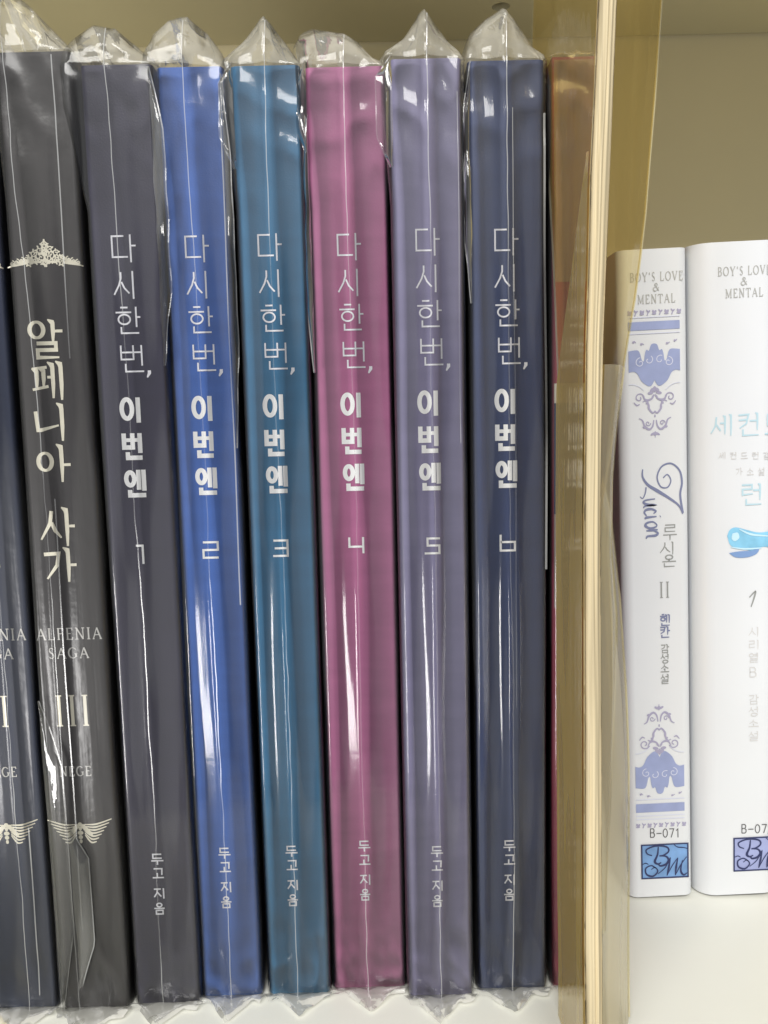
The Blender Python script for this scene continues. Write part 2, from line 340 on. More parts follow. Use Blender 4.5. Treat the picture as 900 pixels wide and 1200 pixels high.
o = link('upper_shelf', bm, M['shaded_shelf_board']); o['kind'] = 'structure'

# ------------------------------------------------------------------ books
H = 0.210
def book_body(root, wd, h, depth, cover_mat, r=0.0012, inset=0.003):
    """paperback: spine and two boards as one folded cover, page block inside"""
    t = 0.0006; a = wd/2; ns = 6 if r < .002 else 20
    def prof(o):
        p = [(-a+o, depth), (-a+o, r)]
        rr = max(r-o, 0.0002)
        p += [(-a+o+rr*(1-cos(x)), o+rr*(1-sin(x))) for x in [pi/2*i/ns for i in range(ns+1)]]
        p += [(x, y) for x, y in [(-xx, yy) for xx, yy in p[::-1]]]
        return p
    outer = prof(0); inner = prof(t)
    bm = bmesh.new(); prism_z(bm, outer+inner[::-1], 0, h)
    bmesh.ops.recalc_face_normals(bm, faces=bm.faces)
    c = link('cover', bm, cover_mat, root)
    bm = bmesh.new(); box(bm, -a+t+.0001, a-t-.0001, r+.0003, depth-inset, .0003, h-.0003)
    link('page_block', bm, M['pages'], root)
    return c

def wrap(root, wd, h, seed, gable, seam=((0, 0), (0, 1)), flaps=(), extra=(), tip=0.009, lift=0.0006, rk=1.0, rs=.0019, kn=1.0, wide=.04, wl=.0006, mats=('film', 'gable')):
    """clear bag round a book: front sheet that folds round both boards, folded end above and tongue below"""
    a = wd/2+0.0005; nz = 190
    gx = lambda u: next((h0+(h1-h0)*(u-u0)/(u1-u0) for (u0, h0), (u1, h1) in zip(gable, gable[1:]) if u0 <= u <= u1), gable[0][1] if u < gable[0][0] else gable[-1][1])
    sx = lambda v: next((s0+(s1-s0)*(v-v0)/(v1-v0) for (s0, v0), (s1, v1) in zip(seam, seam[1:]) if v0 <= v <= v1), 0)
    # cross-section from left board, round the corner, over the spine to the right board
    xs = [(-a, .05), (-a, .02), (-a, .006), (-a, .002)]
    xs += [(-a+.0016*(1-cos(t)), .002-.0024*sin(t)) for t in [pi/2*i/7 for i in range(1, 8)]]
    k = 40
    xs += [(-a+.0016+(2*a-.0032)*i/k, -.0004) for i in range(1, k)]
    xs += [(-x, y) for x, y in xs[:11][::-1]]
    def disp(x, z, v):
        p = Vector((x*220+seed*7.3, z*9+seed*3.1, seed*1.7)); n1 = noise.noise(p)*kn
        e = max(0, (v-.84)/.16)**1.4 + max(0, (.13-v)/.13)**1.5
        n2 = (1-2.6*abs(noise.noise(Vector((x*120+z*60+seed, z*75-x*40, seed*2.2)))))*e + .3*noise.noise(Vector((x*300, z*260, seed)))*e
        n3 = noise.noise(Vector((x*60+seed*5, z*30, 4.0)))
        xx = x-sx(v)+.0003
        ridge = .0011*rk*math.exp(-(xx/rs)**2)*(1+.7*noise.noise(Vector((z*25, seed, 9)))) + .00022*max(.3, min(1, rk))*math.exp(-(xx/.0007)**2)
        left = .0006*rk*math.exp(-((x+a*.80)/.0016)**2)*(1+.8*noise.noise(Vector((z*18, seed, 0))))
        return lift*.5 + .00015*(n1+.5*n3) + .00048*n2 + ridge + left + .00013*max(0, (.12-v)/.12)*(1-3*abs(noise.noise(Vector((x*330, z*140+x*200, seed))))) + lift*.4*sin(pi*v) + .0009*max(-.3, sin(5.2*v+seed*2.1))*sin(pi*v)
    left_out = lambda x, v: -wl*max(0, min(1, -x/a*1.3-.25))*max(0, min(1, (v-.86)/.10))
    bm = bmesh.new(); rows = []
    def row(z, v, sh, yb):
        r = []
        for x, y in xs:
            fr = 1 if y <= 0 else max(0, 1-y/.002)
            lo = left_out(x, v); r.append((x*sh+lo, y-fr*max(disp(x, z, v), .0001)+yb*(1 if y < .01 else .3)+lo*.35*fr, z))
        return r
    zs = [h*i/nz for i in range(nz+1)]
    for z in zs: rows.append(row(max(z, .0004), z/h, 1+wide*max(0, (z/h-.90)/.10)**1.5, 0))
    vs = sheet(bm, rows)
    seam_pts = []
    for z in zs:
        v = z/h; x = sx(v); xw = x+.0005*noise.noise(Vector((z*30, seed, 6)))+.0002*noise.noise(Vector((z*160, seed, 2))); seam_pts.append((xw, -.0004-max(disp(xw, z, v), .0001)-.00006, max(z, .0004)))
    # above the book: front sheet runs on up to the folded end
    body = link('plastic_wrapper', bm, M[mats[0]], root, smooth=True)
    bm = bmesh.new(); rows = []
    fx = [p for p in xs if p[1] <= .002]
    nt_ = 14
    for i in range(nt_+1):
        t = i/nt_; r = []
        for x, y in fx:
            u = max(-1, min(1, x/a)); g = gx(u)
            crk = noise.noise(Vector((x*260+seed*3, t*3.5, seed)))*.0014*t
            base = y-(max(disp(x, h, 1), .0001) if y <= 0 else 0)
            lo = left_out(x, 1); r.append((x*(1+wide)*(1-.03*t*t)+lo, base+lo*.35+.0045*t*t*(.4+abs(u))+crk, h+t*g))
        rows.append(r)
    top = rows[-1]
    for i in range(1, 9):                       # and slopes down again towards the back of the book
        t = i/8
        rows.append([(x, y+.017*t, z*(1-t)+(h+.0012)*t+.0018*noise.noise(Vector((x*150, t*5, seed*2)))*t*(1-t)*4) for x, y, z in top])
    sheet(bm, rows)
    link('end_fold', bm, M[mats[1]], body, smooth=True)
    # tongue lying on the shelf
    bm = bmesh.new(); rows = []
    for i in range(9):
        t = i/8; r = []
        for kx in range(21):
            u = -1+kx/10; yy = -.0004-tip*t*max(0.30+.12*noise.noise(Vector((u*2+seed, 3, 1))), 1-abs(u+.12*sin(seed))*1.05)
            r.append((u*a*(1.12-.2*t), yy-.0002, .0005+.0011*t*(1-t)*2+.0012*max(0, noise.noise(Vector((u*3.1+seed, t*3, seed))))*(.2+t)))
        rows.append(r)
    sheet(bm, rows); link('bottom_fold', bm, M['tongue'], body, smooth=True)
    def line(pts, wline):
        bm = bmesh.new(); sheet(bm, [[(x-wline/2, y, z), (x+wline/2, y-.00004, z)] for x, y, z in pts])
        link('seam', bm, M['seam'], body)
    # heat-sealed seam down the middle, up over the folded end
    g0 = gx(max(-1, min(1, sx(1)/a)))
    for i in range(1, 6): seam_pts.append((sx(1)+.0003*i/5, seam_pts[nz][1]+.0018*(i/5)**2-.0002, h+.9*g0*i/5))
    line(seam_pts, .00022)
    for (x, z0, z1, wl) in extra:               # creases and weld lines elsewhere on the sheet
        pts = []
        for i in range(60):
            z = z0+(z1-z0)*i/59; v = z/h; xx = x+.0004*noise.noise(Vector((z*22, seed, 3)))
            pts.append((xx, -.0004-max(disp(xx, z, v), .0001)-.00008, z))
        line(pts, wl)
    for (x0, x1, z0, z1, yy) in flaps:          # loose corners of the bag standing out beside the spine
        bm = bmesh.new(); rows = []
        for i in range(25):
            t = i/24; z = z0+(z1-z0)*t; r = []
            wv = max(.02, min(1, .2+3*t, (1-t)*5))
            for kx in range(7):
                uu = kx/6; x = x0+(x1-x0)*uu*wv
                r.append((x, yy-(.0016 if z0 > .1 else .0006)*noise.noise(Vector((x*420, z*(130 if z0 > .1 else 45), seed)))-.0007*sin(pi*uu), z))
            rows.append(r)
        sheet(bm, rows); link('side_fold', bm, M['flap'], body, smooth=True)
        line([(rows[i][-1][0], rows[i][-1][1]-.0001, rows[i][-1][2]) for i in range(25)], .0003)
    return body

def local(root, px, py):
    """photo point -> (x, z) on a book's spine plane"""
    mw = Matrix.Translation(root.location) @ root.rotation_euler.to_matrix().to_4x4()
    p = on_y(px, py, root.location.y); q_ = mw.inverted() @ p; return q_.x, q_.z
def rect(root, x0, y0, x1, y1):
    xm, ym = (x0+x1)/2, (y0+y1)/2
    L, Rr = local(root, x0, ym)[0], local(root, x1, ym)[0]
    return L, Rr, local(root, xm, y1)[1], local(root, xm, y0)[1]

GRP = 'numbered novels of one series in clear bags'
series = [ # px left/right at the mid height, y offset, colour, label, number glyph rect handled by template
 (1, 92, 180, 160, 232, -.0020, rgb(45, 42, 64), 'dark charcoal-grey paperback numbered 1 in a clear plastic bag'),
 (2, 186, 262, 235, 306, 0.0, rgb(60, 102, 182), 'bright blue paperback numbered 2 in a clear plastic bag'),
 (3, 275, 350, 312, 387, 0.0002, rgb(46, 108, 148), 'teal blue paperback numbered 3 in a clear plastic bag'),
 (4, 361, 450, 388, 476, .0018, rgb(174, 98, 141), 'pink purple paperback numbered 4 in a clear plastic bag'),
 (5, 458, 538, 478, 556, -.0015, rgb(129, 124, 157), 'pale lavender-grey paperback numbered 5 in a clear plastic bag'),
 (6, 548, 637, 560, 640, .0004, rgb(50, 63, 102), 'dark slate-blue paperback numbered 6 in a clear plastic bag'),
]
# glyph rectangles measured on volume 4
T_THIN = [('da',395,275,423,307),('si',396,317,421,349),('han',398,358,426,389),('beon',402,402,429,433)]
T_BOLD = [('i',399,462,424,491),('beonB',400,503,425,533),('en',402,545,428,576)]
T_AUTH = [('du',420,987,434,999),('go',421,1003,434,1015),('ji',422,1026,434,1038),('eum',422,1043,434,1056)]
gables = {
 1: [(-1,.003),(-.85,.0068),(-.45,.0088),(0,.0075),(.5,.0045),(1,.0015)],
 2: [(-1,.003),(-.8,.0074),(-.45,.0098),(.0,.0100),(.5,.0075),(.85,.004),(1,.001)],
 3: [(-1,.0018),(-.15,.0093),(.0,.0098),(.15,.0090),(1,.0012)],
 4: [(-1,.0075),(-.6,.0088),(-.2,.0075),(.3,.0055),(.8,.002),(1,.001)],
 5: [(-1,.002),(-.5,.0050),(-.15,.0093),(.0,.0098),(.2,.0083),(1,.0014)],
 6: [(-1,.003),(-.8,.0068),(-.45,.0092),(-.1,.0100),(.2,.0085),(.6,.005),(1,.0015)],
}
flaps = {1: [('R',.0022,.148,.209)], 2: [('R',.0011,.13,.208)], 3: [('L',.0026,.189,.2105)], 4: [('L',.0022,.192,.2105), ('L',.0010,.146,.2)], 5: [('L',.0030,.188,.2105)], 6: [('L',.0012,.16,.2095)]}
extras = {1: [], 2: [(.0062,.095,.206,.0003)], 3: [], 4: [], 5: [(.0064,.13,.203,.00014)],
          6: [(.0080,.1015,.199,.00045), (.0012,.07,.2,.00014)]}
tmpl = None
ref = bpy.data.objects.new('ref', None); ref.location = (0, .0018, 0)
c4 = sum(on_y(p, y, .0018).x for p, y in ((361,75),(450,75),(388,1165),(476,1165)))/4
ref.location.x = c4
TP = {k: [(g, *rect(ref, x0, y0, x1, y1)) for g, x0, y0, x1, y1 in t] for k, t in (('thin', T_THIN), ('bold', T_BOLD), ('auth', T_AUTH))}
NUMR = rect(ref, 409, 631, 427, 650); COMMA = local(ref, 434, 434)
bpy.data.objects.remove(ref)
for num, l0, r0_, l1, r1_, yo, colr, lab in series:
    L = (on_y(l0, 75, yo).x+on_y(l1, 1165, yo).x)/2; Rr = (on_y(r0_, 75, yo).x+on_y(r1_, 1165, yo).x)/2
    wd = Rr-L
    b = thing('wrapped_book', ((L+Rr)/2, yo, .0003), lab, 'book', GRP)
    cm = paper('cover_paper', colr, 0.42, 0.09, 240, 0.4, 0.16, stretch=(.22, 1, 1))
    book_body(b, wd, H, .143, cm)
    I = Ink(); dx = -.0003 if num in (1, 3) else 0
    for g, x0, x1, z0, z1 in TP['thin']: I.glyph(G[g], x0+dx, x1+dx, z0, z1, .00036)
    cx, cz = COMMA
    I.stroke([(cx+dx+.0001, cz+.0006), (cx+dx+.0001, cz), (cx+dx-.0004, cz-.0009)], [.0007, .0007, .0003])
    I.link('fine_title', M['thin_ink'], b)
    I = Ink()
    for g, x0, x1, z0, z1 in TP['bold']: I.glyph(G[g], x0+dx+.0003, x1+dx-.0003, z0, z1, .00098, .00080)
    I.link('bold_title', M['white_ink'], b)
    I = Ink(); x0, x1, z0, z1 = NUMR
    if num == 1: x0 += .0006; x1 -= .0006; z0 -= .0006
    I.glyph(G[str(num)], x0+dx, x1+dx, z0, z1, .00048)
    I.link('volume_number', M['white_ink'], b)
    I = Ink()
    for g, x0, x1, z0, z1 in TP['auth']: I.glyph(G[g], x0+dx, x1+dx, z0, z1, .00034)
    I.link('author_lettering', M['thin_ink'], b)
    fl = []
    for side, ext, z0, z1 in flaps[num]:
        s = -1 if side == 'L' else 1
        fl.append((s*(wd/2-.0004), s*(wd/2+ext), z0, z1, -.0016))
    rnd = random.Random(num)
    sm = [(rnd.uniform(-.0003, .0003)+(-.0008 if num == 1 else 0), v) for v in (0, .25, .5, .75, 1)]
    sm[-1] = (sm[-1][0]-(.0012 if num in (1, 2) else 0), 1)
    wrap(b, wd, H, num*1.37+.4, gables[num], sm, fl, extras[num], tip=.008+.002*rnd.random(), rk=.05 if num == 1 else 1, rs={2: .0034, 3: .0020, 4: .0024, 5: .0019, 6: .0017}.get(num, .0016), kn=.6, wl={1: .0034, 2: .0026, 3: .0017, 4: .0019, 5: .0012}.get(num, .0004))

# ------------------------------------------------------------------ two volumes of the saga at the left
GRP2 = 'saga novels with gold lettering'
def saga(l0, rr0, l1, rr1, yo, colr, lab, roty=0.0, ybase=1175):
    L = (on_y(l0, 75, yo).x+on_y(l1, ybase, yo).x)/2; R_ = (on_y(rr0, 75, yo).x+on_y(rr1, ybase, yo).x)/2
    wd = R_-L
    b = thing('wrapped_book', ((L+R_)/2, yo, .0003), lab, 'book', GRP2, roty)
    book_body(b, wd, .2125, .143, paper('saga_cover', colr, .45, .08, 60, .4, .06, stretch=(1, 1, .25)))
    return b, wd
def crest(I, cx, z0, hw, h):
    """heap of rose heads with leaf scrolls running out to both sides"""
    for s in (-1, 1):
        for u, v, r, a0 in ((.0,.80,.13,90),(.14,.62,.14,40),(.10,.34,.15,120),(.30,.50,.13,20),(.27,.24,.13,80),(.42,.32,.11,30),(.44,.14,.10,80),(.02,.55,.12,0),(.02,.16,.12,60)):
            I.stroke(spiral(cx+s*hw*u, z0+h*v, h*r, h*.02, a0, a0+s*480, 20), .00024)
            for k in range(5):
                an = radians(a0+s*(k*72)); I.disc(cx+s*hw*u+h*r*.95*cos(an), z0+h*v+h*r*.95*sin(an), h*.06, h*.032, an, 8)
        for k in range(8):
            u = .50+.055*k; I.disc(cx+s*hw*u, z0+h*(.30-.03*k), h*.085, h*.04, s*(.9-.05*k), 8); I.disc(cx+s*hw*u, z0+h*(.14-.012*k), h*.07, h*.03, -s*.5, 8)
    I.disc(cx, z0+h*.97, h*.04, h*.06)
    for s in (-1, 1):
        pts = smooth_line([(cx+s*hw*.1, z0+h*.18), (cx+s*hw*.45, z0+h*.2), (cx+s*hw*.8, z0+h*.1), (cx+s*hw*1.02, z0)])
        I.stroke(pts, taper(len(pts), .0004, .0006, .0002))
        for k in range(4):
            I.stroke(spiral(cx+s*hw*(.5+.13*k), z0+h*(.32-.06*k), h*.12, h*.03, 90, 90+s*400, 14), .00022)
def wings(I, cx, z0, hw, h):
    for s in (-1, 1):
        for k in range(7):
            x1 = cx+s*hw*(1.0-.085*k); z1 = z0+h*(1.0-.15*k)
            pts = smooth_line([(cx+s*hw*.14, z0+h*(.80-.07*k)), (cx+s*hw*(.5-.03*k), z0+h*(.80-.12*k)), (x1, z1)])
            I.stroke(pts, taper(len(pts), .0002, .00042, .00022))
        for k in range(4):
            I.disc(cx+s*hw*(.10+.07*k), z0+h*(.72-.10*k), hw*.075, h*.10, s*(.5+.2*k))
    for k in range(5): I.disc(cx, z0+h*(.12+.17*k), hw*(.05+.02*(k % 3)), h*.085)
def saga_print(b, dx=0, dpx=0, vol='III', y=None):
    """all the foil on one spine; rectangles measured on volume III"""
    I = Ink(); x0, x1, z0, z1 = rect(b, 9, 281, 96, 313); c = (x0+x1)/2+dx; crest(I, c, z0, (x1-x0)/2, z1-z0)
    I.link('rose_crest', M['gold'], b)
    I = Ink()
    for g, a0_, b0_, a1_, b1_ in (('al',34,375,74,419),('pe',38,424,74,469),('ni',41,473,76,517),('a',44,521,83,565),('sa',47,595,88,640),('ga',51,642,90,682)):
        x0, x1, z0, z1 = rect(b, a0_, b0_, a1_, b1_); serif(I, g, x0+dx, x1+dx, z0, z1, .00095, .00055)
    I.link('title_lettering', M['gold'], b)
    I = Ink(); x0, x1, z0, z1 = rect(b, 43, 736, 119, 749); cc = (x0+x1)/2+dx
    latin(I, 'ALFENIA', cc, z0, z1-z0, .00034, .0002, x1-x0)
    x0, x1, z0, z1 = rect(b, 57, 759, 104, 771); latin(I, 'SAGA', (x0+x1)/2+dx, z0, z1-z0, .00034, .0002, x1-x0)
    I.link('series_lettering', M['silver'], b)
    I = Ink(); x0, x1, z0, z1 = rect(b, 70, 898, 107, 909); latin(I, 'NEGE', (x0+x1)/2+dx, z0, z1-z0, .00032, .0002, x1-x0)
    I.link('author_lettering', M['silver'], b)
    I = Ink(); x0, x1, z0, z1 = rect(b, 66, 815, 104, 850); latin(I, vol, (x0+x1)/2+dx, z0, z1-z0, .00075, .0003, (x1-x0)*len(vol)/3, .3)
    I.link('volume_number', M['gold'], b)
    I = Ink(); x0, x1, z0, z1 = rect(b, 57, 960, 132, 989); wings(I, (x0+x1)/2+dx, z0, (x1-x0)/2, z1-z0)
    I.link('wing_emblem', M['gold'], b)
b3, wd3 = saga(0, 82, 70, 153, -.003, rgb(48, 45, 47), 'charcoal-brown paperback with gold crest and volume III between navy and grey books')
saga_print(b3)
wrap(b3, wd3, .2125, 9.1, [(-1,.014),(-.7,.014),(-.2,.0105),(.3,.0062),(.8,.002),(1,.001)], [(-.0032, 0), (-.0031, .5), (-.0042, .8), (-.0058, 1)], [(-.0078, -.0034, .001, .075, -.0015), (-.0034, .0010, .006, .046, -.0015)],
     [(.0040,.150,.2115,.00028), (-.0014,.02,.12,.0003)], tip=.013, rk=.5, kn=1.3, mats=('dull_film', 'gable'))
b2, wd2 = saga(-90, -8, -19, 63, -.0025, rgb(34, 44, 70), 'navy paperback with gold wing emblem at the far left edge')
def shift_print(src, dst):
    for ch in list(src.children):
        if ch.name.split('.')[0] in ('rose_crest', 'title_lettering', 'series_lettering', 'author_lettering', 'wing_emblem'):
            c = ch.copy(); COL.objects.link(c); c.parent = dst
shift_print(b3, b2)
I = Ink(); x0, x1, z0, z1 = rect(b3, 66, 815, 104, 850); latin(I, 'II', (x0+x1)/2, z0, z1-z0, .00075, .0003, (x1-x0)*.66, .3)
I.link('volume_number', M['gold'], b2)
wrap(b2, wd2, .2125, 4.7, [(-1,.012),(0,.015),(.5,.012),(1,.006)], [(.002, 0), (.002, 1)], [], [(.0045,.004,.045,.0003)], tip=.012, lift=.0012, rk=.4, kn=1.3, mats=('dull_film', 'gable'))

# ------------------------------------------------------------------ maroon book in its oversized yellowed bag
L7, R7 = .0376, .0482
b7 = thing('wrapped_book', ((L7+R7)/2, .0006, .0003), 'maroon paperback in an oversized yellowed plastic bag with cream folded edge', 'book')
M['maroon'] = paper('maroon_cover', rgb(146, 54, 76), .5, .12, 60, .3)
book_body(b7, R7-L7, .2105, .143, M['maroon'], r=.0004)
M['brown_top'] = paper('brown_print', rgb(150, 120, 112), .5, .08, 60, .3)
M['navy_print'] = paper('navy_print', rgb(66, 74, 100), .5, .1, 90, .3)
M['pale_print'] = paper('pale_print', rgb(225, 220, 210), .5, .1, 90, .3)
M['grey_print'] = paper('grey_print', rgb(160, 146, 142), .5, .1, 90, .3)
w7 = R7-L7
def band(name, y0, y1, mat, x0=-1, x1=1, k=0):
    z1 = local(b7, 670, y0)[1]; z0 = local(b7, 670, y1)[1]
    I = Ink(-.0001-.00001*k); I.poly([(x0*(w7/2-.0004), z0), (x1*(w7/2-.0004), z0), (x1*(w7/2-.0004), z1), (x0*(w7/2-.0004), z1)]); I.link(name, mat, b7)
band('brown_panel', 70, 330, M['brown_top']); band('pale_panel', 449, 472, M['pale_print'])
band('navy_panel', 472, 602, M['navy_print'], k=1); band('grey_panel', 602, 712, M['grey_print'])
I = Ink(-.00014)
for i in range(16):
    z = local(b7, 670, 652+i*3.6)[1]; I.stroke([(-w7/2+.0012, z-.0006), (w7/2-.0012, z+.0006)], .0003)
I.link('hatched_print', M['navy_print'], b7)
wrap(b7, w7, .2105, 7.7, [(-1,.001),(0,.0015),(1,.001)], [(.0035, 0), (.0035, 1)], [], [], tip=.004, rk=.4)

def vz(py, y): return on_y(690, py, y).z
# bag: left side sheet, folded front edge, right side sheet
YF = -.0345
strip_px = [(-40,705,727),(0,703,724),(100,699,720),(200,694,716),(300,692,712),(400,689,708),(500,688,706),(600,687,705),(700,687,705),(850,687,706),(1000,687,706),(1120,687,707),(1215,688,707)]
strip = []
for py, a_, b_ in strip_px:
    p = on_y(a_, py, YF); q2 = on_y(b_, py, YF); strip.append((p.z, p.x, q2.x))
strip.sort()
strip = [(z, x0, x1) for z, x0, x1 in strip if z > .0005]
def sxz(z):
    if z <= strip[0][0]: return strip[0][1:]
    for (z0, a0_, b0_), (z1, a1_, b1_) in zip(strip, strip[1:]):
        if z0 <= z <= z1:
            t = (z-z0)/(z1-z0); return a0_+(a1_-a0_)*t, b0_+(b1_-b0_)*t
    return strip[-1][1:]
ZB0, ZB1 = .0012, .2742
NZ = 150
bag = None
def zr(a0_, a1_, n): return [a0_+(a1_-a0_)*i/n for i in range(n+1)]
# folded edge: several film layers pressed together, modelled as a fluted bar
bm = bmesh.new(); rows = []
for z in zr(ZB0, ZB1, NZ):
    x0, x1 = sxz(z); r = [(x0, YF+.0022, z), (x0, YF+.0006, z)]
    n_ = 22
    for i in range(n_+1):
        u = i/n_; f = .00028*abs(sin(u*pi*3.5+.4*noise.noise(Vector((z*20, 1, 0)))))+.0003*noise.noise(Vector((u*6, z*40, 2)))
        r.append((x0+(x1-x0)*u, YF-f+.0012*abs(u-.5)**2*4, z))
    r += [(x1, YF+.0006, z), (x1, YF+.0022, z)]; rows.append(r)
sheet(bm, rows); bag = link('plastic_bag', bm, M['cream'], b7, smooth=True, label='cream folded front edge of the yellowed bag')
bag.matrix_parent_inverse = Matrix.Translation(-b7.location)
def part(name, rows, mat, thin=None):
    bm = bmesh.new(); sheet(bm, rows); o = link(name, bm, mat, bag, smooth=True)
    return o
# left side sheet runs back beside the spine
rows = []
for z in zr(ZB0, ZB1, NZ):
    x0, _ = sxz(z); r = []
    for i in range(21):
        u = i/20; yend = -.0095+.0006*noise.noise(Vector((z*40, 3, 3)))+.011*max(0, min(1, (z-.14)/.05))+.012*max(0, min(1, (z-.205)/.01))*(1-max(0, (z-.215)/.05)); y = YF+.0018+(yend-YF-.0018)*u
        xb = .0372 if z < .205 else .0372-.0016*min(1, (z-.205)/.01)
        x = x0+(xb-x0)*min(1, u*2.2)+.0005*noise.noise(Vector((y*60, z*16, 5)))*(1 if 0 < i < 20 else 0)
        r.append((x, y, z))
    rows.append(r)
part('side_sheet', rows, M['yellow'])
part('sheet_edge', [[(r[-1][0]-.0001, r[-1][1]-.0006, r[-1][2]), (r[-1][0]-.00012, r[-1][1]+.0012, r[-1][2])] for r in rows], M['yellow_pale'])
# a second layer folded back over the front third of that sheet
rows = []
for z in zr(ZB0, .182, 110):
    x0, _ = sxz(z); wv = 1.0 if z < .142 else max(.03, (.182-z)/.04)
    r = []
    for i in range(9):
        u = i/8; y = YF+.0016+.0225*u*wv; r.append((x0-.0004-.0003*u+.00015*.0003*noise.noise(Vector((y*90, z*30, 8))), y, z))
    rows.append(r)
part('folded_layer', rows, M['yellow_layers'])
# right side sheet: wide at the top, cut away in a slant, then a lower loose sheet
edge = [(-40,779),(0,775),(120,767),(250,757),(300,751),(350,744),(400,735),(450,727),(500,720),(550,712),(590,706)]
YE = -.012
ez = sorted((on_y(x, y, YE).z, on_y(x, y, YE).x) for y, x in edge)
def ex(tab, z):
    if z <= tab[0][0]: return tab[0][1]
    for (z0, a0_), (z1, a1_) in zip(tab, tab[1:]):
        if z0 <= z <= z1: return a0_+(a1_-a0_)*(z-z0)/(z1-z0)
    return tab[-1][1]
def right_sheet(name, tab, za, zb, mat, n, ye, seed, line=True, ys=.004):
    rows = []
    for z in zr(za, zb, n):
        _, x1 = sxz(z); xe = ex(tab, z); r = []
        for i in range(15):
            u = i/14; y = YF+ys+(ye-YF-ys)*u-.0035*sin(pi*u)
            r.append((x1-.0002+(xe-x1+.0002)*u, y+.0016*noise.noise(Vector((u*2.4, z*24, seed)))*min(1, 3*u), z))
        rows.append(r)
    o = part(name, rows, mat)
    if line: part('sheet_edge', [[(r[-1][0]-.0003, r[-1][1]-.0001, r[-1][2]), (r[-1][0]+.0002, r[-1][1]-.00012, r[-1][2])] for r in rows], M['yellow_edge'])
M['yellow_edge'] = film('yellowed_film_edge', tint=(.9, .84, .6), haze=.4, hazecol=(.85, .78, .5), rough=.2)
right_sheet('side_sheet', ez, ez[0][0], ZB1, M['yellow'], 110, YE, 3)
edge2 = [(560,706),(600,715),(700,726),(800,732),(900,736),(1000,738),(1100,738),(1230,738)]
ez2 = sorted((on_y(x, y, YE).z, on_y(x, y, YE).x) for y, x in edge2)
right_sheet('loose_sheet', ez2, max(.0012, ez2[0][0]), ez2[-1][0], M['yellow_pale'], 90, YE, 11, ys=.006)
edge3 = [(430,733),(500,724),(560,718),(640,716),(720,722),(800,722),(900,717),(1000,712),(1060,708)]
ez3 = sorted((on_y(x, y, YE-.006).z, on_y(x, y, YE-.006).x) for y, x in edge3)
right_sheet('loose_sheet', ez3, ez3[0][0], ez3[-1][0], M['yellow_pale'], 80, YE-.006, 17, ys=.005)

# ------------------------------------------------------------------ white books standing deeper on the shelf, at the right
YWB = .0365
M['white_cover'] = paper('white_cover', rgb(222, 224, 227), .35, .02, 30, .4, .03)
M['lilac'] = paper('lilac_print', rgb(154, 164, 202), .45, .10, 160, .3)
M['lilac_ink'] = ink('grey_lilac_ink', rgb(166, 162, 188)); M['lilac_line'] = ink('pale_lilac_ink', rgb(214, 217, 234))
M['head_ink'] = ink('head_ink', rgb(176, 176, 172)); M['grey_ink'] = ink('grey_ink', rgb(150, 152, 150)); M['pale_grey_ink'] = ink('pale_grey_ink', rgb(208, 206, 204)); M['slate_ink'] = ink('slate_ink', rgb(124, 130, 162))
M['dark_ink'] = ink('dark_ink', rgb(92, 92, 94)); M['sky_ink'] = ink('sky_blue_ink', rgb(184, 212, 222)); M['navy_ink'] = ink('navy_ink', rgb(40, 48, 92))
M['logo_blue'] = paper('logo_blue', rgb(120, 158, 206), .5, .2, 200, .3); M['logo_lilac'] = paper('logo_lilac', rgb(158, 166, 208), .5, .1, 200, .3)
M['brush_blue'] = paper('brush_blue', rgb(136, 196, 226), .5, .2, 150, .3); M['brush_dark'] = ink('brush_dark', rgb(124, 154, 200)); M['brush_light'] = ink('brush_light', rgb(196, 228, 242))

def white_book(xl_, xr_, yb, ytop, lean, label, r):
    zb = 0.0003
    p0 = on_y(xl_, yb, YWB); p1 = on_y(xr_, yb, YWB)
    b = thing('white_book', ((p0.x+p1.x)/2, YWB, zb+.0002), label, 'book', 'white novels standing back on the shelf', radians(lean))
    b.location.z += abs(sin(radians(lean)))*(p1.x-p0.x)/2
    h = local(b, xr_ if xr_ < 880 else xl_+20, ytop)[1]
    book_body(b, p1.x-p0.x, h, .105, M['white_cover'], r=r)
    return b, p1.x-p0.x, h
bl, wl, hl = white_book(737, 813, 1053, 289, -1.55, 'slim white novel with lilac ornament bands beside the yellowed bag', .0028)
b1_, w1, h1 = white_book(818, 916, 1049, 284, -1.55, 'thick plain white novel with blue brush mark at the right edge', .0055)

def R2(b, x0, y0, x1, y1): return rect(b, x0, y0, x1, y1)
# lettering at the head of both
def head(b, cx, y0):
    I = Ink(); sx_ = 1
    for txt, xa, xb, ya, yb in (("BOY'S LOVE", cx-31, cx+31, y0, y0+10), ('&', cx-4, cx+4, y0+13, y0+22), ('MENTAL', cx-22, cx+22, y0+26, y0+36)):
        x0, x1, z0, z1 = R2(b, xa, ya, xb, yb); latin(I, txt, (x0+x1)/2, z0, z1-z0, .00026, .00017, x1-x0, .22)
    I.link('head_lettering', M['head_ink'], b)
head(bl, 769, 319); head(b1_, 872, 312)

